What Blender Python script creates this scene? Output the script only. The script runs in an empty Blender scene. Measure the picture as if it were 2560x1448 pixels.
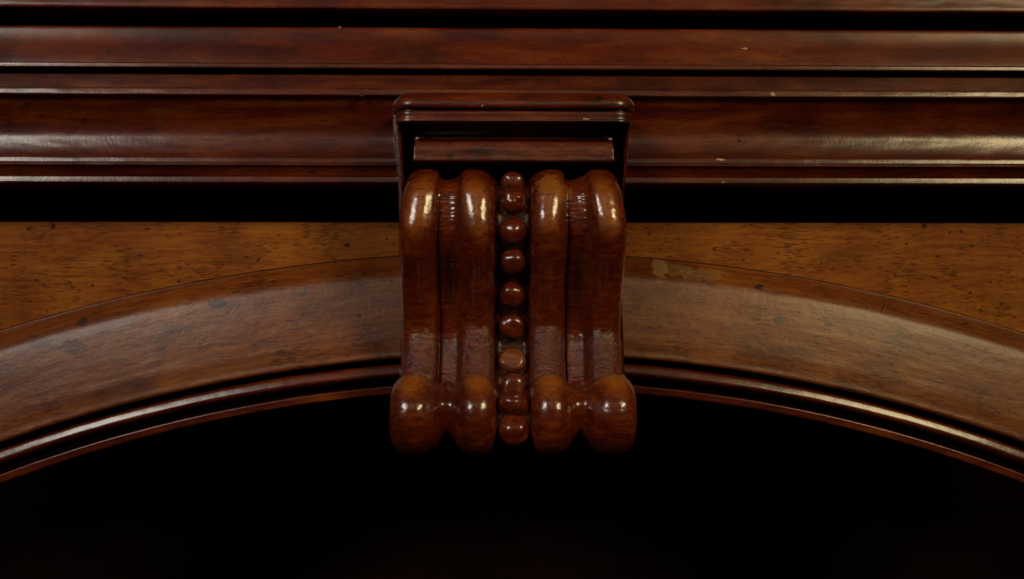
import bpy, math, random
import numpy as np
from mathutils import Vector, Matrix

random.seed(7)
rng = np.random.default_rng(7)
S = bpy.context.scene
COL = S.collection
MM = 0.001

# ------------------------------------------------------------------ camera
D = 500.0                 # mm from the frieze panel
SPX = 0.2                 # mm per photograph pixel at the frieze panel
YAW = math.radians(1.2)
cam_d = bpy.data.cameras.new('camera')
cam = bpy.data.objects.new('camera', cam_d)
COL.objects.link(cam)
cam_d.sensor_width = 36.0
cam_d.lens = 36.0 * D / (2560 * SPX)
cam_d.clip_start = 0.02
cam_d.clip_end = 20.0
CAMX, CAMY = -D * math.tan(YAW), -D
cam.location = (CAMX * MM, CAMY * MM, 0)
cam.rotation_euler = (math.radians(90), 0, -YAW)
cam_d.dof.use_dof = True
cam_d.dof.focus_distance = 0.438
cam_d.dof.aperture_fstop = 13.0
S.camera = cam

# ------------------------------------------------------------------ world and lamps
w = bpy.data.worlds.new("World")
S.world = w
w.use_nodes = True
bg = w.node_tree.nodes['Background']
bg.inputs[0].default_value = (1.0, 0.75, 0.5, 1)
bg.inputs[1].default_value = 0.002

def area(name, loc, sx, sy, power, color, spread=27):
    l = bpy.data.lights.new(name, 'AREA')
    l.shape = 'RECTANGLE'; l.size = sx; l.size_y = sy
    l.energy = power; l.color = color
    l.spread = math.radians(spread)
    o = bpy.data.objects.new(name, l); COL.objects.link(o)
    o.location = loc
    o.rotation_euler = (Vector((0, 0, .035)) - Vector(loc)).to_track_quat('-Z', 'Y').to_euler()
    return o
area('window_light', (-1.12, -1.5, 0.92), 0.72, 0.42, .56, (1.0, 0.91, 0.78))
area('ceiling_lamp_light', (1.16, -1.5, 0.92), 0.72, 0.42, .70, (1.0, 0.80, 0.42))

area('added_fill_light', (0.0, -1.6, 1.0), 1.1, 0.42, .034, (1.0, 0.86, 0.68))  # added dim fill between the two lamps, no source of its own

S.view_settings.view_transform = 'Standard'
S.view_settings.look = 'None'
S.view_settings.exposure = -0.12
S.view_settings.gamma = 1.0
S.cycles.max_bounces = 6

# ------------------------------------------------------------------ helpers
def W(px, py, p):
    """photograph pixel -> (X, Z) in mm on the plane that stands p mm proud of the panel"""
    f = D / SPX
    u, v = (px - 1280) / f, (724 - py) / f
    c, s = math.cos(YAW), math.sin(YAW)
    dx, dy, dz = u * c + s, c - u * s, v
    t = (D - p) / dy
    return CAMX + dx * t, dz * t
def Zc(py, p): return W(1280, py, p)[1]

def vnoise(x, y, seed=0):
    """smooth 2-D value noise in -1..1 (numpy arrays)"""
    xi, yi = np.floor(x).astype(np.int64), np.floor(y).astype(np.int64)
    xf, yf = x - xi, y - yi
    u, v = xf * xf * (3 - 2 * xf), yf * yf * (3 - 2 * yf)
    def h(a, b):
        n = (a * 374761393 + b * 668265263 + seed * 982451653) & 0x7fffffff
        n = ((n ^ (n >> 13)) * 1274126177) & 0x7fffffff
        return ((n ^ (n >> 16)) & 0xffff) / 32767.5 - 1
    return ((h(xi, yi) * (1 - u) + h(xi + 1, yi) * u) * (1 - v) +
            (h(xi, yi + 1) * (1 - u) + h(xi + 1, yi + 1) * u) * v)

def link(name, me, mat, parent=None):
    o = bpy.data.objects.new(name, me)
    COL.objects.link(o)
    if mat: me.materials.append(mat)
    if parent: o.parent = parent
    return o

def mesh_obj(name, verts, faces, mat, parent=None, smooth=35, normals=None):
    me = bpy.data.meshes.new(name)
    me.from_pydata([tuple(v) for v in verts], [], faces)
    me.update()
    me.polygons.foreach_set('use_smooth', [True] * len(me.polygons))
    if normals is not None:
        me.normals_split_custom_set_from_vertices([tuple(n) for n in normals])
    elif smooth:
        me.set_sharp_from_angle(angle=math.radians(smooth))
    return link(name, me, mat, parent)

def grid_faces(nr, nc, wrap=False, flip=False):
    F = []
    for i in range(nr - 1):
        for j in range(nc if wrap else nc - 1):
            j2 = (j + 1) % nc
            a, b, c, d = i * nc + j, i * nc + j2, (i + 1) * nc + j2, (i + 1) * nc + j
            F.append((a, d, c, b) if flip else (a, b, c, d))
    return F

def catmull(pts, step):
    P = np.array(pts, float)
    P = np.vstack([2 * P[0] - P[1], P, 2 * P[-1] - P[-2]])
    out = []
    for i in range(1, len(P) - 2):
        p0, p1, p2, p3 = P[i - 1:i + 3]
        d1, d0, d2 = [max(np.linalg.norm(q) ** .5, 1e-6) for q in (p2 - p1, p1 - p0, p3 - p2)]
        m1 = (p2 - p1) + d1 * ((p1 - p0) / d0 / d0 * d0 - (p2 - p0) / (d0 + d1) ) * 0
        t1 = (p1 - p0) / d0 - (p2 - p0) / (d0 + d1) + (p2 - p1) / d1
        t2 = (p2 - p1) / d1 - (p3 - p1) / (d1 + d2) + (p3 - p2) / d2
        t1 *= d1; t2 *= d1
        for k in range(24):
            t = k / 24
            out.append((2*t**3-3*t*t+1)*p1 + (t**3-2*t*t+t)*t1 + (-2*t**3+3*t*t)*p2 + (t**3-t*t)*t2)
    out.append(P[-2])
    return resample(np.array(out), step)

def resample(Q, step):
    L = np.r_[0, np.cumsum(np.linalg.norm(np.diff(Q, axis=0), axis=1))]
    n = max(2, int(L[-1] / step) + 1)
    s = np.linspace(0, L[-1], n)
    return np.c_[np.interp(s, L, Q[:, 0]), np.interp(s, L, Q[:, 1])]

# ------------------------------------------------------------------ materials
def nd(nt, t, **kw):
    n = nt.nodes.new(t)
    for k, v in kw.items():
        if k.startswith('i_'):
            n.inputs[int(k[2:]) if k[2:].isdigit() else k[2:]].default_value = v
        else: setattr(n, k, v)
    return n

def wood(name, dark, mid, light, grain=(0.35, 1, 1), gscale=140, rough=0.42, coat_rough=0.16, coat=1.0,
         speck=1.0, peel=0.35, grainbump=0.12, rough_patch=None, bare=(), stain=0.5, offset=(0, 0, 0), spec=0.12, lo=.36, hi=.64, attr=None, pores=0.0, glow_col=None):
    m = bpy.data.materials.new(name); m.use_nodes = True
    nt = m.node_tree; L = nt.links.new
    b = nt.nodes['Principled BSDF']
    geo = nd(nt, 'ShaderNodeTexCoord')
    mp = nd(nt, 'ShaderNodeMapping'); mp.inputs['Location'].default_value = offset
    if attr:
        at_ = nd(nt, 'ShaderNodeAttribute'); at_.attribute_name = attr; L(at_.outputs['Vector'], mp.inputs[0])
    else: L(geo.outputs['Object'], mp.inputs[0])
    P = mp.outputs[0]
    # streaky grain
    sc = nd(nt, 'ShaderNodeVectorMath', operation='MULTIPLY'); sc.inputs[1].default_value = grain
    L(P, sc.inputs[0])
    warp = nd(nt, 'ShaderNodeTexNoise'); warp.inputs['Scale'].default_value = 14; warp.inputs['Detail'].default_value = 3
    L(P, warp.inputs['Vector'])
    wm = nd(nt, 'ShaderNodeVectorMath', operation='MULTIPLY_ADD'); wm.inputs[1].default_value = (.012, .012, .012)
    L(warp.outputs['Color'], wm.inputs[0]); L(sc.outputs[0], wm.inputs[2])
    n1 = nd(nt, 'ShaderNodeTexNoise'); n1.inputs['Scale'].default_value = gscale; n1.inputs['Detail'].default_value = 8
    n1.inputs['Roughness'].default_value = .62
    L(wm.outputs[0], n1.inputs['Vector'])
    n2 = nd(nt, 'ShaderNodeTexNoise'); n2.inputs['Scale'].default_value = 22; n2.inputs['Detail'].default_value = 4
    L(P, n2.inputs['Vector'])
    mixf = nd(nt, 'ShaderNodeMath', operation='MULTIPLY_ADD'); mixf.inputs[1].default_value = .62
    L(n1.outputs['Fac'], mixf.inputs[0])
    m2 = nd(nt, 'ShaderNodeMath', operation='MULTIPLY'); m2.inputs[1].default_value = .38
    L(n2.outputs['Fac'], m2.inputs[0]); L(m2.outputs[0], mixf.inputs[2])
    cr = nd(nt, 'ShaderNodeValToRGB')
    e = cr.color_ramp.elements
    e[0].position = lo; e[0].color = (*dark, 1)
    e[1].position = hi; e[1].color = (*light, 1)
    k = e.new((lo + hi) / 2 - .01); k.color = (*mid, 1)
    L(mixf.outputs[0], cr.inputs[0])
    col = cr.outputs[0]
    def darken(col, mask, c, amount=1.0):
        mx = nd(nt, 'ShaderNodeMix', data_type='RGBA')
        if amount != 1.0:
            q = nd(nt, 'ShaderNodeMath', operation='MULTIPLY'); q.inputs[1].default_value = amount
            L(mask, q.inputs[0]); mask = q.outputs[0]
        L(mask, mx.inputs['Factor']); L(col, mx.inputs['A']); mx.inputs['B'].default_value = (*c, 1)
        return mx.outputs['Result']
    def mrange(v, a, bb, c=0, d=1, sm='SMOOTHSTEP'):
        r = nd(nt, 'ShaderNodeMapRange', interpolation_type=sm)
        r.inputs[1].default_value = a; r.inputs[2].default_value = bb
        r.inputs[3].default_value = c; r.inputs[4].default_value = d
        L(v, r.inputs[0]); return r.outputs[0]
    # glaze stain: broad dark clouds of toner
    ns = nd(nt, 'ShaderNodeTexNoise'); ns.inputs['Scale'].default_value = 36; ns.inputs['Detail'].default_value = 6
    ns.inputs['Roughness'].default_value = .6
    sv = nd(nt, 'ShaderNodeVectorMath', operation='MULTIPLY'); sv.inputs[1].default_value = (.55, 1, 1)
    L(P, sv.inputs[0]); L(sv.outputs[0], ns.inputs['Vector'])
    col = darken(col, mrange(ns.outputs['Fac'], .5, .72), tuple(q * .45 for q in dark), stain)
    if glow_col:            # orange glow of the lit lobes, painted into the colour where they stand proud
        wa = nd(nt, 'ShaderNodeAttribute'); wa.attribute_name = 'crest_glow'
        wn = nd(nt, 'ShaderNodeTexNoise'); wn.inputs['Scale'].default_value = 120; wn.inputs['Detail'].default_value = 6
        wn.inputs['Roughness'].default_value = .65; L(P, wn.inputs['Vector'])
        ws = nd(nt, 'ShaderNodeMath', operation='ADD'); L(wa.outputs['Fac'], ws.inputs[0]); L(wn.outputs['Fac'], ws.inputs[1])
        col = darken(col, mrange(ws.outputs[0], .85, 1.6), glow_col, .75)
    # fly specks of the distressed finish
    for sc_, th, keep, am in ((95, .10, .80, .9), (230, .12, .72, .8)):
        vo = nd(nt, 'ShaderNodeTexVoronoi'); vo.inputs['Scale'].default_value = sc_
        vs = nd(nt, 'ShaderNodeVectorMath', operation='MULTIPLY_ADD'); vs.inputs[1].default_value = (.0022,) * 3
        nj = nd(nt, 'ShaderNodeTexNoise'); nj.inputs['Scale'].default_value = 420; nj.inputs['Detail'].default_value = 2
        L(P, nj.inputs['Vector']); L(nj.outputs['Color'], vs.inputs[0])
        sq = nd(nt, 'ShaderNodeVectorMath', operation='MULTIPLY'); sq.inputs[1].default_value = (.8, 1, 1)
        L(P, sq.inputs[0]); L(sq.outputs[0], vs.inputs[2])
        L(vs.outputs[0], vo.inputs['Vector'])
        d = mrange(vo.outputs['Distance'], th * .9, th * 1.7, 1, 0)
        sep = nd(nt, 'ShaderNodeSeparateColor'); L(vo.outputs['Color'], sep.inputs[0])
        g = nd(nt, 'ShaderNodeMath', operation='GREATER_THAN'); g.inputs[1].default_value = keep
        L(sep.outputs[0], g.inputs[0])
        mu = nd(nt, 'ShaderNodeMath', operation='MULTIPLY'); L(d, mu.inputs[0]); L(g.outputs[0], mu.inputs[1])
        col = darken(col, mu.outputs[0], (.012, .004, .002), am * speck)
    if pores:
        pv = nd(nt, 'ShaderNodeVectorMath', operation='MULTIPLY'); pv.inputs[1].default_value = (.11, 1, 1)
        L(P, pv.inputs[0])
        pn = nd(nt, 'ShaderNodeTexNoise'); pn.inputs['Scale'].default_value = 1900; pn.inputs['Detail'].default_value = 3
        L(pv.outputs[0], pn.inputs['Vector'])
        pz = nd(nt, 'ShaderNodeTexNoise'); pz.inputs['Scale'].default_value = 60; L(P, pz.inputs['Vector'])
        pa = nd(nt, 'ShaderNodeMath', operation='MULTIPLY_ADD'); pa.inputs[1].default_value = .45
        L(pz.outputs['Fac'], pa.inputs[0]); L(pn.outputs['Fac'], pa.inputs[2])
        col = darken(col, mrange(pa.outputs[0], .76, .90), tuple(q * .35 for q in dark), pores)
    # bump: orange peel of the varnish, grain pores, chatter
    pl = nd(nt, 'ShaderNodeTexNoise'); pl.inputs['Scale'].default_value = 900; pl.inputs['Detail'].default_value = 3
    L(P, pl.inputs['Vector'])
    pl2 = nd(nt, 'ShaderNodeTexNoise'); pl2.inputs['Scale'].default_value = 260; pl2.inputs['Detail'].default_value = 2
    L(P, pl2.inputs['Vector'])
    hsum = nd(nt, 'ShaderNodeMath', operation='MULTIPLY_ADD'); hsum.inputs[1].default_value = peel * .5
    L(pl.outputs['Fac'], hsum.inputs[0])
    h2 = nd(nt, 'ShaderNodeMath', operation='MULTIPLY'); h2.inputs[1].default_value = peel * .9
    L(pl2.outputs['Fac'], h2.inputs[0]); L(h2.outputs[0], hsum.inputs[2])
    h = hsum.outputs[0]
    gn = nd(nt, 'ShaderNodeMath', operation='MULTIPLY_ADD'); gn.inputs[1].default_value = grainbump * 3
    L(n1.outputs['Fac'], gn.inputs[0]); L(h, gn.inputs[2]); h = gn.outputs[0]
    rgh = None
    if rough_patch:
        (cx, cy, cz), (rx, ry, rz), amt = rough_patch
        sub = nd(nt, 'ShaderNodeVectorMath', operation='SUBTRACT'); sub.inputs[1].default_value = (cx, cy, cz)
        L(geo.outputs['Object'], sub.inputs[0])
        dv = nd(nt, 'ShaderNodeVectorMath', operation='DIVIDE'); dv.inputs[1].default_value = (rx, ry, rz)
        L(sub.outputs[0], dv.inputs[0])
        ln = nd(nt, 'ShaderNodeVectorMath', operation='LENGTH'); L(dv.outputs[0], ln.inputs[0])
        msk = mrange(ln.outputs['Value'], .45, 1.05, 1, 0)
        rn = nd(nt, 'ShaderNodeTexNoise'); rn.inputs['Scale'].default_value = 560; rn.inputs['Detail'].default_value = 5
        rn.inputs['Roughness'].default_value = .6
        rs = nd(nt, 'ShaderNodeVectorMath', operation='MULTIPLY'); rs.inputs[1].default_value = (.6, 1, 1.5)
        L(P, rs.inputs[0]); L(rs.outputs[0], rn.inputs['Vector'])
        q = nd(nt, 'ShaderNodeMath', operation='MULTIPLY'); L(rn.outputs['Fac'], q.inputs[0]); L(msk, q.inputs[1])
        q2 = nd(nt, 'ShaderNodeMath', operation='MULTIPLY_ADD'); q2.inputs[1].default_value = amt
        L(q.outputs[0], q2.inputs[0]); L(h, q2.inputs[2]); h = q2.outputs[0]
    # bare patches where the finish has been knocked off
    coatf = None
    for (cx, cz, rx, rz, c, am, drop) in bare:
        sx = nd(nt, 'ShaderNodeSeparateXYZ'); L(geo.outputs['Object'], sx.inputs[0])
        cb = nd(nt, 'ShaderNodeCombineXYZ'); L(sx.outputs[0], cb.inputs[0]); L(sx.outputs[2], cb.inputs[2])
        sub = nd(nt, 'ShaderNodeVectorMath', operation='SUBTRACT'); sub.inputs[1].default_value = (cx, 0, cz)
        L(cb.outputs[0], sub.inputs[0])
        dv = nd(nt, 'ShaderNodeVectorMath', operation='DIVIDE'); dv.inputs[1].default_value = (rx, 1, rz)
        L(sub.outputs[0], dv.inputs[0])
        ln = nd(nt, 'ShaderNodeVectorMath', operation='LENGTH'); L(dv.outputs[0], ln.inputs[0])
        bn = nd(nt, 'ShaderNodeTexNoise'); bn.inputs['Scale'].default_value = 420; bn.inputs['Detail'].default_value = 4
        L(P, bn.inputs['Vector'])
        ad = nd(nt, 'ShaderNodeMath', operation='MULTIPLY_ADD'); ad.inputs[1].default_value = 1.5
        L(bn.outputs['Fac'], ad.inputs[0]); L(ln.outputs['Value'], ad.inputs[2])
        msk = mrange(ad.outputs[0], 1.48, 1.78, 1, 0)
        col = darken(col, msk, c, am)
        q2 = nd(nt, 'ShaderNodeMath', operation='MULTIPLY_ADD'); q2.inputs[1].default_value = -.6 * drop
        L(msk, q2.inputs[0]); L(h, q2.inputs[2]); h = q2.outputs[0]
        cw = nd(nt, 'ShaderNodeMath', operation='MULTIPLY_ADD'); cw.inputs[1].default_value = -drop; cw.inputs[2].default_value = 1
        L(msk, cw.inputs[0])
        mu = nd(nt, 'ShaderNodeMath', operation='MULTIPLY'); L(cw.outputs[0], mu.inputs[0])
        if coatf is None: mu.inputs[1].default_value = coat
        else: L(coatf, mu.inputs[1])
        coatf = mu.outputs[0]
    if coatf is not None: L(coatf, b.inputs['Coat Weight'])
    bp = nd(nt, 'ShaderNodeBump'); bp.inputs['Strength'].default_value = 1.0; bp.inputs['Distance'].default_value = .00012
    L(h, bp.inputs['Height'])
    L(bp.outputs[0], b.inputs['Normal']); L(bp.outputs[0], b.inputs['Coat Normal'])
    L(col, b.inputs['Base Color'])
    b.inputs['Roughness'].default_value = rough
    b.inputs['Specular IOR Level'].default_value = spec
    if not bare: b.inputs['Coat Weight'].default_value = coat
    b.inputs['Coat Roughness'].default_value = coat_rough
    b.inputs['Coat IOR'].default_value = 1.5
    return m

RED = dict(dark=(.018, .0012, .0004), mid=(.098, .0112, .0012), light=(.27, .056, .0048))
def at(px, py, p, rx, rz, c, am, drop):
    x, z = W(px, py, p); return (x * MM, z * MM, rx * MM, rz * MM, c, am, drop)
M_corbel = wood('carved_wood', **RED, gscale=420, grain=(.16, 1, 1), coat_rough=.165, rough=.45, peel=.42, pores=.55, stain=.45, speck=1.0, grainbump=.16, lo=.20, hi=.80, coat=1.0, glow_col=(.34, .098, .0105),
                rough_patch=((0, -.058, -.031), (.09, .022, .020), 9.5),
                bare=(at(1372, 460, 70, 5.6, 5.2, (.25, .09, .015), .62, .6), at(1412, 480, 70, 4, 4.5, (.26, .10, .018), .45, .3)))
M_channel = wood('dark_channel_wood', (.010, .0017, .0007), (.030, .0048, .0012), (.065, .013, .0025), gscale=400, coat_rough=.3, rough=.5, coat=.25, peel=.5, stain=.3, speck=0)  # darker wood colour than the reeds, for the bead channel only
M_bead = wood('bead_wood', **RED, gscale=300, lo=.24, hi=.80, coat_rough=.19, rough=.42, peel=.9, stain=.5, grainbump=.15)
M_beadrough = wood('worn_bead_wood', (.045, .007, .002), (.14, .030, .005), (.22, .075, .016), gscale=260, coat_rough=.2, peel=1.3, stain=.3, grainbump=.5)
M_cap = wood('cap_wood', (.020, .0018, .0005), (.085, .0105, .0014), (.15, .026, .0032), gscale=260, coat_rough=.27, peel=1.6, pores=.4, stain=.5, grain=(.2, 1, 1))
M_moulding = wood('moulding_wood', (.022, .0020, .0005), (.080, .0100, .0013), (.17, .036, .0042), gscale=190, grain=(.10, 1, 1), pores=.5,
                  coat_rough=.20, rough=.4, peel=.45, stain=.5, speck=.7, grainbump=.08, coat=.75, lo=.30, hi=.70)
M_frieze = wood('upper_frieze_wood', (.034, .0026, .0005), (.112, .0125, .0013), (.20, .045, .0045), gscale=160, lo=.30, hi=.70, grain=(.14, 1, 1),
                coat_rough=.24, rough=.45, peel=.22, stain=.75, speck=.5, offset=(.3, 0, .1), coat=.32, pores=.4, grainbump=.05)
M_panel = wood('frieze_panel_wood', (.105, .0155, .0014), (.225, .060, .0048), (.36, .128, .0125), gscale=520, grain=(.06, 1, 1), lo=.26, hi=.70, pores=.7,
               coat_rough=.2, rough=.5, peel=.25, grainbump=.12, stain=.42, speck=1.0, coat=.6)
BRU, PALE = (.022, .012, .010), (.33, .21, .085)
M_arch = wood('arch_wood', (.064, .0082, .0009), (.158, .036, .0035), (.25, .084, .0085), gscale=420, grain=(.06, 1, 1), lo=.28, hi=.70, pores=.7, attr='grain_co',
              coat_rough=.36, rough=.45, peel=.8, grainbump=.3, stain=.5, speck=.9, offset=(.1, 0, .2), coat=.75,
              bare=(at(1652, 668, 12, 4.2, 5.6, PALE, .5, .5), at(1690, 676, 12, 9, 3.6, PALE, .26, .2), at(1760, 686, 12, 13, 3.2, PALE, .24, .2),
                    at(546, 760, 14, 5.6, 2.6, BRU, .75, .2), at(212, 806, 10, 3.6, 2.4, BRU, .75, .2), at(440, 822, 16, 7, 3.4, BRU, .4, .1),
                    at(190, 868, 14, 6.5, 4.0, BRU, .6, .15), at(105, 858, 14, 9, 3.2, BRU, .5, .15), at(1898, 718, 14, 2.8, 1.8, BRU, .9, .2),
                    at(1945, 800, 16, 2.6, 2.0, BRU, .7, .1), at(2072, 812, 17, 1.9, 1.6, BRU, .7, .1)))
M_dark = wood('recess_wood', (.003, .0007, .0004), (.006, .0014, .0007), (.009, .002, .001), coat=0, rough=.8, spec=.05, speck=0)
def plain(name, c, r=.6):
    m = bpy.data.materials.new(name); m.use_nodes = True
    nt = m.node_tree; b = nt.nodes['Principled BSDF']
    n = nd(nt, 'ShaderNodeTexNoise'); n.inputs['Scale'].default_value = 900
    tc = nd(nt, 'ShaderNodeTexCoord'); nt.links.new(tc.outputs['Object'], n.inputs['Vector'])
    rp = nd(nt, 'ShaderNodeValToRGB')
    rp.color_ramp.elements[0].color = (*[q * .45 for q in c], 1); rp.color_ramp.elements[1].color = (*c, 1)
    rp.color_ramp.elements[0].position = .35; rp.color_ramp.elements[1].position = .6
    nt.links.new(n.outputs['Fac'], rp.inputs[0]); nt.links.new(rp.outputs[0], b.inputs['Base Color'])
    b.inputs['Roughness'].default_value = r
    bp = nd(nt, 'ShaderNodeBump'); bp.inputs['Distance'].default_value = .0003
    nt.links.new(n.outputs['Fac'], bp.inputs['Height']); nt.links.new(bp.outputs[0], b.inputs['Normal'])
    return m
M_chip = plain('bare_chip', (.48, .31, .14), .45)
M_scratch = plain('dark_scratch', (.012, .006, .004), .25)

# ------------------------------------------------------------------ furniture front
front = bpy.data.objects.new('furniture_front', None); COL.objects.link(front)
front['label'] = 'dark red varnished wooden furniture front with long horizontal mouldings above a wide shallow arch'
front['category'] = 'furniture'

XL, XR = -380.0, 380.0
def strip(name, pts, mat, back=-34.0, amp=0.06, step=3.0, seed=0, curve=False, cstep=.5, smooth=30):
    """a long moulding: pts = [(photo row, protrusion)] from top to bottom, closed solid"""
    P = [(p, Zc(y, p)) for y, p in pts]
    P = catmull(P, cstep) if curve else np.array(P, float)
    n = len(P)
    xs = np.arange(XL, XR + .1, step)
    X, K = np.meshgrid(xs, np.arange(n), indexing='ij')
    p = P[K.astype(int), 0]; z = P[K.astype(int), 1]
    dn = amp * (vnoise(X / 9, z / 3, seed) + .6 * vnoise(X / 3.5, z / 2, seed + 1)) + .22 * amp * vnoise(X / 60, z / 30, seed + 2) * 2
    p = p + dn; z = z + .5 * amp * vnoise(X / 6, z / 3, seed + 4)
    zt, zb = P[0, 1] - .04, P[-1, 1] + .04
    V = np.stack([X, -p, z], -1)
    bt = np.stack([xs, np.full_like(xs, -back), np.full_like(xs, zt)], -1)[:, None]
    bb = np.stack([xs, np.full_like(xs, -back), np.full_like(xs, zb)], -1)[:, None]
    V = np.concatenate([V, bb, bt], 1)
    nc = n + 2
    F = grid_faces(len(xs), nc, wrap=True)
    F.append(tuple(range(nc))); F.append(tuple((len(xs) - 1) * nc + j for j in reversed(range(nc))))
    return mesh_obj(name, V.reshape(-1, 3) * MM, F, mat, front, smooth)

strip('top_shelf', [(-260, 42), (-160, 42.5), (-110, 43.0), (-60, 44.4), (0, 46.2), (18, 46.8), (23, 46.7), (26.5, 45.2)], M_frieze, seed=1, curve=True)
strip('shelf_recess', [(30, 14), (95, 14)], M_dark, seed=2)
strip('upper_frieze', [(71, 37.2), (74, 38.4), (80, 38.8), (120, 38.4), (150, 38.1), (160, 38.2)], M_frieze, seed=3)
strip('small_bead_moulding', [(160.5, 38.35), (162, 38.55), (166, 38.67), (171, 38.82), (173, 38.6), (175, 37.6)], M_moulding, seed=4, curve=True, cstep=.25, amp=.035)
strip('quirk', [(174.5, 33), (189, 33)], M_dark, seed=5)
strip('fascia', [(188.5, 34.6), (191, 35.6), (205, 35.5), (222, 35.5)], M_moulding, seed=6, smooth=50)
strip('nose_moulding', [(222.5, 35.45), (225, 35.65), (228, 35.8), (232, 35.96), (236, 36.12), (239, 36.1), (242, 35.5), (244.8, 34.6)], M_moulding, seed=7, curve=True, cstep=.35)
strip('cove_moulding', [(244.6, 34.8), (252, 33.0), (266, 31.6), (285, 29.6), (305, 28.3), (328, 27.7), (343, 27.8), (356, 28.3), (370, 29.0), (384, 29.9), (393, 30.7)],
      M_moulding, seed=8, curve=True, cstep=.8, amp=.05)
strip('lower_bead_moulding', [(393.3, 30.7), (396, 30.95), (399, 31.1), (403, 31.26), (407, 31.42), (410, 31.35), (414, 31.4), (420, 30.0), (432, 28.6), (441.5, 28.0)], M_moulding, seed=9, curve=True, cstep=.4)
strip('lower_fillet', [(442, 27.7), (443.0, 28.05), (446, 28.18), (451, 28.38), (456, 28.58), (457.5, 28.2)], M_moulding, seed=10, curve=True, cstep=.25, amp=.035)
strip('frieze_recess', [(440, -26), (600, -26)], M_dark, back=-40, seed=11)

# arch geometry (concentric)
ACX = W(1280, 632, 3)[0]
ATOP = Zc(632, 3)
AR = 4245 * SPX * (D - 3) / D
ACZ = ATOP - AR

# frieze panel, cut along the arch
xs = np.arange(XL, XR + .1, 2.0)
zt = Zc(557.5, 0)
rows = []
nz = 14
zarc = ACZ + np.sqrt((AR + .5) ** 2 - (xs - ACX) ** 2)
V = []
for k in range(nz + 1):
    f = k / nz
    z = zt * (1 - f) + zarc * f
    p = 0.25 * vnoise(xs / 70, z / 25, 3) + .05 * vnoise(xs / 12, z / 8, 5)
    V.append(np.stack([xs, -p, z], -1))
V.insert(0, np.stack([xs, xs * 0 + .5, xs * 0 + zt + .25], -1))
V.insert(0, np.stack([xs, xs * 0 + 20, xs * 0 + zt + .25], -1))
V.append(np.stack([xs, xs * 0 + 20, zarc], -1))
V = np.stack(V, 0); nr, nc = V.shape[:2]
F = grid_faces(nr, nc)
F += [(0 * nc + j, (nr - 1) * nc + j, (nr - 1) * nc + j + 1, j + 1) for j in range(nc - 1)]
mesh_obj('frieze_panel', V.reshape(-1, 3) * MM, F, M_panel, front, 30)

def arch_strip(name, pts, mat, amp=.08, seed=0, curve=True, cstep=.6, back=-12.0, smooth=40, parent=None):
    """pts = [(photo row at the crown, protrusion)], swept round the arch"""
    P = [(p, Zc(y, p)) for y, p in pts]
    P = catmull(P, cstep) if curve else np.array(P, float)
    R = P[:, 1] - ACZ
    n = len(P)
    xe = 345.0
    a = np.arange(-math.asin(xe / AR), math.asin(xe / AR), 2.2 / AR)
    A, K = np.meshgrid(a, np.arange(n), indexing='ij')
    p = P[K.astype(int), 0]; r = R[K.astype(int)]
    s = A * AR
    p = p + amp * (.45 * vnoise(s / 14, r / 6, seed) + .3 * vnoise(s / 3.7, r / 3, seed + 1)) + amp * .8 * vnoise(s / 70, r / 18, seed + 2)
    r = r + .5 * amp * vnoise(s / 8, r / 5, seed + 3)
    r = AR - (AR - r) * (1 + .70 * A ** 2)
    rt, rb = AR - (AR - R[0] + .04) * (1 + .7 * a ** 2), AR - (AR - R[-1] - .04) * (1 + .7 * a ** 2)
    p = np.c_[p, np.full(len(a), back), np.full(len(a), back)]
    r = np.c_[r, rb, rt]
    AA = np.repeat(a[:, None], n + 2, 1)
    V = np.stack([ACX + r * np.sin(AA), -p, ACZ + r * np.cos(AA)], -1)
    nc = n + 2
    F = grid_faces(len(a), nc, wrap=True)
    F.append(tuple(range(nc))); F.append(tuple((len(a) - 1) * nc + j for j in reversed(range(nc))))
    o = mesh_obj(name, V.reshape(-1, 3) * MM, F, mat, parent or front, smooth)
    at_ = o.data.attributes.new('grain_co', 'FLOAT_VECTOR', 'POINT')
    at_.data.foreach_set('vector', (np.stack([AA * AR, -p, r - AR], -1) * MM).reshape(-1).astype(np.float32))
    return o

band = arch_strip('arch_band', [(632, -1.5), (633, 2.8), (638, 5.4), (650, 9.0), (664, 12.2), (678, 14.3), (690, 15.3), (730, 17.2), (780, 19.2), (815, 20.4), (838, 21.1),
                         (856, 21.4), (868, 21.6), (875, 21.85), (880.5, 22.0), (883.5, 21.6), (886, 20.2)], M_arch, seed=20, amp=.11)
arch_strip('arch_groove', [(612, -3.5), (650, -3.5)], M_dark, seed=26, curve=False, back=-18, parent=band)
arch_strip('arch_groove', [(880, 11.5), (912, 11.5)], M_dark, seed=21, curve=False, parent=band)
arch_strip('arch_bead', [(898, 14.2), (899.5, 16.4), (901, 17.8), (905, 18.7), (910, 19.15), (916, 19.6), (921, 19.9), (925.5, 19.7), (929, 18.4), (932, 16.2), (933, 13)],
           M_moulding, seed=22, amp=.12, cstep=.4, parent=band)
arch_strip('arch_groove', [(930, 10.5), (962, 10.5)], M_dark, seed=23, curve=False, parent=band)
arch_strip('arch_lip', [(951.5, 13.2), (952.2, 15.0), (954, 15.4), (962, 15.45), (969, 15.5), (971, 15.35), (972, 14.2)], M_moulding, seed=24, amp=.07, cstep=.4, back=-60, parent=band)

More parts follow.
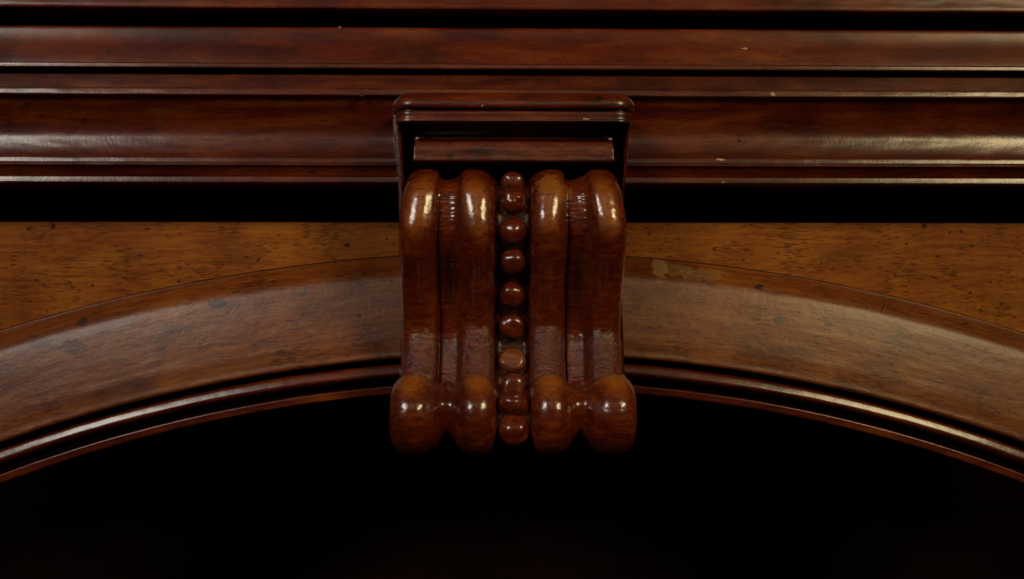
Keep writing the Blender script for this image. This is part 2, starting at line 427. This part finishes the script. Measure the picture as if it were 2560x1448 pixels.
# dark interior behind the opening
def box(name, x0, x1, y0, y1, z0, z1, mat, parent):
    v = [(x, y, z) for x in (x0, x1) for y in (y0, y1) for z in (z0, z1)]
    f = [(0, 1, 3, 2), (4, 6, 7, 5), (0, 4, 5, 1), (2, 3, 7, 6), (0, 2, 6, 4), (1, 5, 7, 3)]
    return mesh_obj(name, np.array(v) * MM, f, mat, parent, smooth=30)
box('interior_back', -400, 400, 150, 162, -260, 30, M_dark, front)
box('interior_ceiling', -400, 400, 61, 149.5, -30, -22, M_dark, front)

# ------------------------------------------------------------------ corbel
corbel = bpy.data.objects.new('carved_corbel', None); COL.objects.link(corbel)
corbel['label'] = 'carved scroll corbel with a centre row of beads, at the crown of the arch'
corbel['category'] = 'corbel'
CX = W(1283, 520, 72)[0]
shaft = catmull([(34, 57.5), (42, 56.2), (50, 55.2), (57, 53.4), (62.8, 50.6), (67.4, 47.2), (70.5, 42.8), (72.4, 36.4), (73.7, 29.6), (73.6, 24.2), (69.6, 14.6), (61.4, 3.6),
                 (54.6, -8.6), (52.2, -18.0), (53.0, -25.5), (55.6, -32.0), (59.0, -37.0), (60.2, -39.4)], .4)
RC, RR = np.array([70.0, -53.8]), 17.5
ang = np.radians(np.linspace(124.5, -195, 240))
roll = RC + RR * np.c_[np.cos(ang), np.sin(ang)]
tail = np.array([(44, -52), (20, -50), (4, -50)])
prof = np.vstack([shaft, resample(np.vstack([roll]), .4), resample(np.vstack([roll[-1], tail]), 1.0)[1:]])
NS, NR = len(shaft), len(resample(roll, .4))
T = len(prof)
tan = np.gradient(prof, axis=0)
for _ in range(6):
    tan[1:-1] = (tan[:-2] + 2 * tan[1:-1] + tan[2:]) / 4
tan /= np.linalg.norm(tan, axis=1)[:, None]
nor = np.c_[-tan[:, 1], tan[:, 0]]          # outward (p, z)
if nor[NS // 2, 0] < 0: nor = -nor

XIN = [(0, 6.9), (3.5, 6.9), (5.0, 6.9), (6.2, 6.5), (7.1, 5.6), (7.9, 4.2), (9.2, 2.5), (10.4, 1.35), (12, .5), (13.3, .12), (14.6, 0), (16, .12), (17.5, .5), (19.2, 1.3)]
XOUT = [(35.4, 1.3), (36.9, .55), (38.3, .14), (39.8, 0), (41.2, .14), (42.8, .6), (44.4, 1.5), (45.8, 2.8), (46.8, 4.6), (47.3, 6.4), (47.5, 8.2)]
XD = np.array(XIN + [(20.8, 2.3), (21.9, 3.3), (22.7, 4.8), (23.4, 6.6), (24.6, 7.8), (26.2, 8.2), (28, 8.2), (29.8, 8.1), (31.2, 8.4), (31.9, 9.5), (32.3, 9.2), (32.6, 6.5), (32.9, 4.0), (33.7, 2.4)] + XOUT)
XE = np.array(XIN + [(20.8, 2.4), (21.9, 3.3), (22.6, 4.3), (22.9, 6.5), (23.2, 9.2), (23.8, 9.5), (24.5, 8.4), (25.7, 8.1), (27.5, 8.2), (29.4, 8.1), (31.2, 7.7), (32.3, 6.4), (33.0, 4.8), (33.9, 3.0)] + XOUT)
XR_ = np.array([(0, 7.2), (4, 7.2), (5.6, 6.9), (6.6, 6.2), (7.4, 5.0), (8.2, 3.7), (9.4, 2.2), (10.8, 1.15), (12.3, .45), (13.6, .12), (15.0, 0), (16.4, .12), (17.9, .5),
               (19.6, 1.3), (21.2, 2.45), (22.8, 3.8), (24.2, 4.9), (25.5, 5.5), (27.0, 5.7), (28.4, 5.5), (29.6, 4.9), (31, 3.9), (32.6, 2.8), (34.2, 1.8), (35.6, .95), (37, .4), (38.3, .1),
               (39.6, 0), (41.0, .12), (42.6, .6), (44.2, 1.5), (45.7, 2.8), (46.8, 4.6), (47.3, 6.4), (47.5, 8.2)])
qA, qB, qE = catmull(XD, .27), catmull(XR_, .27), catmull(XE, .27)
nq = len(qA)
def rs(q): u = np.linspace(0, 1, len(q)); v = np.linspace(0, 1, nq); return np.c_[np.interp(v, u, q[:, 0]), np.interp(v, u, q[:, 1])]
qB, qE = rs(qB), rs(qE)
xa = np.r_[-qA[:0:-1, 0], qE[:, 0]]; da = np.r_[qA[:0:-1, 1], qE[:, 1]]
xb = np.r_[-qB[:0:-1, 0], qB[:, 0]]; db = np.r_[qB[:0:-1, 1], qB[:, 1]]
C = len(xa)
tt = np.arange(T)
rollw = 1 / (1 + np.exp(-(tt - NS) / 3.0))
uppw = np.clip(1 - (tt / NS - .22) / .25, 0, 1); uppw = uppw * uppw * (3 - 2 * uppw)
flare = 1 + .048 * (1 - uppw) * (1 - rollw) + .10 * rollw
X = (xa[None] * (1 - rollw)[:, None] + xb[None] * rollw[:, None])
fl = 1 + (flare[:, None] - 1) * (np.abs(X) / 47.5) ** 1.2
ww = np.maximum(rollw, uppw)[:, None]
Dp = da[None] * (1 - ww) + db[None] * ww
X = X * fl
fr = np.clip((tt - (NS + NR * .27)) / (NR * .16), 0, 1)[:, None]
Dp = Dp + 3.2 * fr * fr * (3 - 2 * fr) * np.clip(1 - np.abs(np.abs(xb[None]) - 27.2) / 4.2, 0, 1) ** .7
arc = np.r_[0, np.cumsum(np.linalg.norm(np.diff(prof, axis=0), axis=1))][:, None] * np.ones((1, C))
zz = prof[:, 1][:, None]
hand = .13 * vnoise(X / 11 + 3, arc / 13, 31) + .07 * vnoise(X / 4, arc / 5, 32) + .035 * vnoise(X / 1.6, arc / 1.4, 33)
chat = np.exp(-((zz + 30) / 10.5) ** 2) * (tt[:, None] < NS) * 1.0
chat = .6 * chat * (.30 * vnoise(X / 3.2, arc / 1.1 + X * .12, 34) + .22 * vnoise(X / 1.3, arc / .9, 35) + .18 * vnoise(X / 5, arc / 3.5, 36))
chan = .25 * (np.abs(X) < 8.4) * (.28 * vnoise(X / 1.2, arc / 1.5, 37) + .2 * vnoise(X / .8, arc / .8, 38))
vall = ((np.abs(X) > 23) & (np.abs(X) < 33)) * (.10 * vnoise(X / 2.4, arc / .9, 39)) * (tt[:, None] < NS)
disp = -Dp + hand + chat + chan + vall
X = X + .22 * vnoise(arc / 9, X / 12, 40) + .1 * vnoise(arc / 2.5, X / 6, 41)
Pp = prof[:, 0][:, None] + nor[:, 0][:, None] * disp
Pz = prof[:, 1][:, None] + nor[:, 1][:, None] * disp
# keep the concave shaft from folding where it meets the roll
G = np.stack([CX + X, -Pp, Pz], -1) * MM
du = np.gradient(G, axis=0); dv = np.gradient(G, axis=1)
N = np.cross(dv, du); N /= np.maximum(np.linalg.norm(N, axis=2, keepdims=True), 1e-12)
if N[NS // 2, C // 2, 1] > 0: N = -N
x0 = xa
def cols(lo, hi):
    j = [i for i in range(C) if lo - .2 <= x0[i] <= hi + .2]
    return j[0], j[-1]
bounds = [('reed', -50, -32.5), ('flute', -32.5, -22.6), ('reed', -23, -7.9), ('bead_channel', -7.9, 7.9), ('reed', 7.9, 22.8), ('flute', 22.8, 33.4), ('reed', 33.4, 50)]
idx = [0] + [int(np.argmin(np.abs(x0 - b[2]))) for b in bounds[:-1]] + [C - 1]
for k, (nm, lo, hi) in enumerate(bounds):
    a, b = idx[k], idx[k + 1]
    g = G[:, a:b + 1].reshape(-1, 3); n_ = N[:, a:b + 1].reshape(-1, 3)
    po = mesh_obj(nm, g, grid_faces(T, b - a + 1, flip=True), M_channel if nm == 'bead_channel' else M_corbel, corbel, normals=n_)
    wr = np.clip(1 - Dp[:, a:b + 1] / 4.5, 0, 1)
    zone = np.exp(-((tt - NS * .36) / (NS * .16)) ** 2) * .9 + np.exp(-((tt - NS - NR * .17) / (NR * .14)) ** 2) * 1.1  # painted glow peaks on the upper bulge and the top of the roll
    at_ = po.data.attributes.new('crest_glow', 'FLOAT', 'POINT')
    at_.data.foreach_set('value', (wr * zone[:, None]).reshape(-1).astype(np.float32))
# cheeks closing the two sides
for side in (0, C - 1):
    ring = [tuple(G[i, side]) for i in range(0, T, 2)]
    ring += [(G[-1, side][0], 0, G[-1, side][2]), (G[0, side][0], 0, G[0, side][2])]
    mesh_obj('cheek', ring, [tuple(range(len(ring)))], M_corbel, corbel, smooth=0)

# beads
def bead(y, r, rows, sink=5.2, sx=1.0, sz=1.0, mat=M_bead, dx=0, seed=0, flat=0.0):
    c = prof - nor * sink
    best = min(rows, key=lambda i: abs((724 - c[i, 1] / (SPX * (D - c[i, 0]) / D)) - y))
    p, z = c[best]; n = nor[best]; t = np.array([-n[1], n[0]])
    nu, nv = 28, 18
    V = []
    for i in range(nv + 1):
        th = math.pi * i / nv
        for j in range(nu):
            ph = 2 * math.pi * j / nu
            # pole along the outward normal
            a, bq, cq = math.sin(th) * math.cos(ph), math.sin(th) * math.sin(ph), math.cos(th)
            k = 1 + .085 * float(vnoise(np.array(a * 2.1 + seed * 3.7), np.array(bq * 2.1 + cq), 50 + seed))
            if cq > 0: cq *= 1 - flat * cq
            # squarer outline like a hand-cut bead
            e = 1 / max(abs(a) ** 2.5 + abs(bq) ** 2.5 + abs(math.cos(th)) ** 2.5, 1e-6) ** (1 / 2.5) if mat is not None else 1
            k *= .35 * e + .65
            if cq < 0: cq *= 1.7; a, bq = [m_ / max(math.sin(th), .35) * (1 if math.sin(th) > .35 else math.sin(th) / .35) for m_ in (a, bq)]
            q = np.array([p, z]) + r * k * (cq * n + bq * sz * t)
            V.append((CX + dx + a * r * k * sx, -q[0], q[1]))
    return mesh_obj('bead', np.array(V) * MM, grid_faces(nv + 1, nu, wrap=True, flip=True), mat, corbel, smooth=60)
up, low = range(0, NS - 6), range(NS + 2, NS + int(NR * .55))
bead(429, 4.6, range(0, 60), seed=1)
bead(458, 5.2, up, seed=2, sz=.8, sink=5.6)
bead(503, 5.6, up, seed=3, sz=.95)
bead(576, 5.7, up, seed=4, sink=5.4)
bead(655, 5.5, up, seed=5, flat=.15, sink=5.4)
bead(737, 5.7, up, seed=6, flat=.2, sink=5.2)
bead(818, 5.6, up, seed=7, flat=.35, sink=4.4)
bead(903, 5.9, up, seed=8, mat=M_beadrough, flat=.45, sink=3.6, sz=1.0)
bead(941, 5.3, low, seed=9, sz=.6, sink=5.0)
bead(1008, 6.0, low, seed=10, sz=.80, sink=5.0)
bead(1076, 6.4, low, seed=11, sink=6.4)

# cap: profile swept round left side, front and right side with mitred corners
P0, W0, RCN = 62.0, 43.6, .4
def cap_piece(name, pts, mat, parent, curve=True, cstep=.45, amp=.05, seed=0, close=None, rcn=RCN, wx=0):
    P = catmull(pts, cstep) if curve else np.array(pts, float)
    path = []
    cxk, cpk = W0 + wx - rcn, P0 - rcn
    for p in np.linspace(0, cpk, 24)[:-1]: path.append((-cxk, p, -1, 0))
    for a in np.linspace(math.pi, math.pi / 2, 9): path.append((-cxk, cpk, math.cos(a), math.sin(a)))
    for x in np.linspace(-cxk, cxk, 130)[1:-1]: path.append((x, cpk, 0, 1))
    for a in np.linspace(math.pi / 2, 0, 9): path.append((cxk, cpk, math.cos(a), math.sin(a)))
    for p in np.linspace(cpk, 0, 24)[1:]: path.append((cxk, p, 1, 0))
    V = []
    for k, (x, p, nx, np_) in enumerate(path):
        for o, z in P:
            d = float(amp * vnoise(np.array((x + p) / 3.3), np.array(z / 1.8), seed) + amp * .7 * vnoise(np.array((x - p) / 11), np.array(z / 5), seed + 1))
            oo = rcn + o + d
            V.append((CAPX + x + nx * oo, -(p + np_ * oo), z + .5 * d))
    nc = len(P)
    F = grid_faces(len(path), nc, flip=False)
    if close in ('top', 'both'): F.append(tuple(k * nc + nc - 1 for k in range(len(path)))[::-1])
    if close in ('bottom', 'both'): F.append(tuple(k * nc for k in range(len(path))))
    return mesh_obj(name, np.array(V) * MM, F, mat, parent, smooth=38)
CAPX = W(1286, 270, 69)[0]
cap = cap_piece('cap', [(5.5, 77.9), (7.4, 78.0), (8.3, 78.6), (8.5, 79.8), (8.1, 81.4), (7.1, 83.1), (5.4, 84.6), (3, 85.6), (0, 86.0), (-6, 86.1)], M_cap, corbel, seed=60, close='both', rcn=1.5, wx=1.2, amp=.08)
cap_piece('fillet', [(4.5, 72.2), (6.7, 72.3), (7.35, 72.7), (7.25, 73.3), (7.0, 74.0), (7.0, 76.0), (6.9, 76.6), (6.5, 76.9), (6.0, 77.0), (5.9, 78.1)], M_cap, cap, seed=61, cstep=.3, close='both', wx=1.1)
cap_piece('cavetto', [(-3.2, 65.0), (-4.2, 66.0), (-4.4, 67.6), (-3.6, 69.6), (-1.6, 71.2), (1.6, 72.0), (6.2, 72.3)], M_cap, cap, seed=62, close='both', wx=.5)
cap_piece('ovolo', [(-10, 56.0), (-.3, 56.0), (.75, 56.2), (1.0, 56.7), (.75, 57.4), (.6, 58.4), (.5, 60), (.35, 61.6), (-.05, 63.0), (-.6, 64.4), (-1.2, 65.3), (-2.0, 65.9)], M_cap, cap, seed=63, amp=.08, close='both')

# backing block behind the scroll, its sides curving in below the cap lip
zs = [(288, 299), (310, 299), (350, 297), (400, 292.5), (430, 289), (470, 285.5), (520, 283.5), (600, 282), (640, 280)]
hw = catmull([(Zc(y, 34), (h - 4) * .2 * .932) for y, h in zs][::-1], .8)
ring = []
for sgn, seq in ((1, hw), (-1, hw[::-1])):
    ring += [(sgn * x, z) for z, x in seq]
nb = len(ring); V = []
for p, ins in ((0, 0), (32.6, 0), (33.6, .3), (34, 1.2)):
    V += [(CAPX - 1.0 + math.copysign(abs(x) - ins, x), -p, z) for x, z in ring]
F = grid_faces(4, nb, wrap=True) + [tuple(3 * nb + j for j in range(nb)), tuple(j for j in reversed(range(nb)))]
mesh_obj('backing_block', np.array(V) * MM, F, M_cap, corbel, smooth=40)

for sgn in (-1, 1):
    V = []; rowsz = []
    for k, (y, h, p, wd) in enumerate([(304, 301, 64, 15), (325, 300, 63, 14), (350, 298.5, 62, 13), (375, 296, 60.5, 12), (400, 293, 59, 11), (425, 289.5, 57, 9), (450, 286.5, 54, 8), (480, 284, 50, 7), (520, 282, 42, 6)]):
        f = SPX * (D - p) / D
        x1, x0_ = (h - 8) * f, (h - wd - 3) * f
        z = (724 - y) * f if k else 72.4
        for x, q in ((x0_, 30), (x0_, p - 1.0), (x0_ + .3, p - .3), (x0_ + .9, p), ((x0_ + x1) / 2, p + .1), (x1 - .9, p), (x1 - .3, p - .3), (x1, p - 1.0), (x1, 30)):
            V.append((CAPX + sgn * x, -q, z))
    F = grid_faces(9, 9, wrap=True, flip=sgn > 0) + [tuple(range(9)), tuple(72 + j for j in reversed(range(9)))]
    mesh_obj('side_strip', np.array(V) * MM, F, M_cap, cap, smooth=50)

# ------------------------------------------------------------------ chips and scratches
def chip(px, py, p, w_, h_, mat=M_chip, name='chip', ang=0, seed=0, parent=front, thick=.35):
    cx, cz = W(px, py, p)
    rr = np.random.default_rng(seed + 100)
    n = 14; V = [(cx, -(p + thick), cz)]
    for ring, (f, th) in enumerate(((.55, thick * .8), (1.0, 0), (1.0, -.9))):
        for j in range(n):
            a = 2 * math.pi * j / n
            k = f * (1 + .28 * math.sin(3 * a + seed) * .5 + rr.uniform(-.16, .16))
            u, v = math.cos(a) * w_ / 2 * k, math.sin(a) * h_ / 2 * k
            V.append((cx + u * math.cos(ang) - v * math.sin(ang), -(p + th), cz + u * math.sin(ang) + v * math.cos(ang)))
    F = [(0, 1 + (j + 1) % n, 1 + j) for j in range(n)]
    for r_ in range(2):
        F += [(1 + r_ * n + j, 1 + r_ * n + (j + 1) % n, 1 + (r_ + 1) * n + (j + 1) % n, 1 + (r_ + 1) * n + j) for j in range(n)]
    return mesh_obj(name, np.array(V) * MM, F, mat, parent, smooth=0)
chip(1804, 402, 31.0, 7.0, 2.2, seed=1, thick=.2)
chip(1932, 237, 35.9, 2.6, 2.2, seed=2, ang=-.6)
chip(850, 72, 37.4, 2.0, 2.0, seed=3)
chip(1848, 352, 28.2, 1.8, 1.3, seed=4, mat=M_scratch)
chip(904, 240, 37.4, 3.0, 2.0, seed=5, mat=M_scratch)
chip(1862, 122, 38.2, 4.0, 1.4, seed=11)
chip(518, 302, 27.8, 2.2, 1.5, seed=12, mat=M_panel)
chip(1808, 456, 28.8, 2.0, .7, seed=7)
chip(1465, 298, 69.1, 3.4, .9, seed=8, parent=cap)
chip(1206, 263, 70.2, 1.6, 1.8, seed=9, parent=cap)

# worn marks that follow the arch band
BP = np.array([(632, .3), (633, 2.8), (638, 5.4), (650, 9.0), (664, 12.2), (678, 14.3), (690, 15.3), (730, 17.2), (780, 19.2), (815, 20.4), (838, 21.1), (868, 21.6)])
BR = np.array([Zc(y, p) - ACZ for y, p in BP])
def band_p(px, py):
    p = 12.0
    for _ in range(8):
        x, z = W(px, py, p)
        r = math.hypot(x - ACX, z - ACZ)
        r = AR - (AR - r) / (1 + .7 * ((x - ACX) / AR) ** 2)
        p = float(np.interp(-r, -BR, BP[:, 1]))
    return p
def stroke(pts, wd, mat, name='scratch'):
    """a fine raised line following the band surface"""
    Q = catmull(pts, 2.0)
    V = []
    for k, (px, py) in enumerate(Q):
        t = Q[min(k + 1, len(Q) - 1)] - Q[max(k - 1, 0)]; t = t / max(np.linalg.norm(t), 1e-6)
        nx, ny = -t[1], t[0]
        ww = wd * (.35 + .65 * math.sin(math.pi * (k + .5) / len(Q))) * (1 + .35 * math.sin(k * 1.7))
        for o, h in ((-1, -.25), (-.5, .16), (.5, .16), (1, -.25)):
            a, b = px + nx * ww * o, py + ny * ww * o
            pp = band_p(a, b) + h
            x, z = W(a, b, pp); V.append((x, -pp, z))
    F = grid_faces(len(Q), 4) + [(0, 1, 2, 3), tuple(len(Q) * 4 - 1 - j for j in range(4))]
    return mesh_obj(name, np.array(V) * MM, F, mat, band, smooth=0)
for pts, wd in (([(2212, 760), (2207, 768), (2203, 778), (2203, 786)], 2.2), ([(2224, 755), (2232, 750), (2248, 749), (2262, 752)], 1.2),
                ([(2203, 768), (2218, 765), (2232, 768), (2244, 773)], 2.4), ([(2232, 779), (2240, 772), (2250, 768), (2254, 776)], 1.6),
                ([(2270, 782), (2278, 776), (2288, 777)], 2.2), ([(2296, 778), (2304, 785), (2316, 783)], 1.8),
                ([(2350, 803), (2362, 799), (2372, 794)], 1.3), ([(2392, 812), (2406, 811), (2424, 804)], 1.8), ([(2372, 800), (2380, 804), (2388, 798)], 1.0),
                ([(2468, 831), (2484, 829), (2500, 825)], 1.5), ([(2504, 836), (2520, 838), (2536, 846)], 2.0), ([(2528, 845), (2544, 846), (2556, 850)], 2.0)):
    stroke(pts, wd, M_scratch)
stroke([(2341, 818), (2335, 824), (2331, 833)], 2.0, M_chip)
stroke([(921, 742), (925, 756), (923, 772), (919, 784)], 1.6, M_chip, 'dent_ridge')
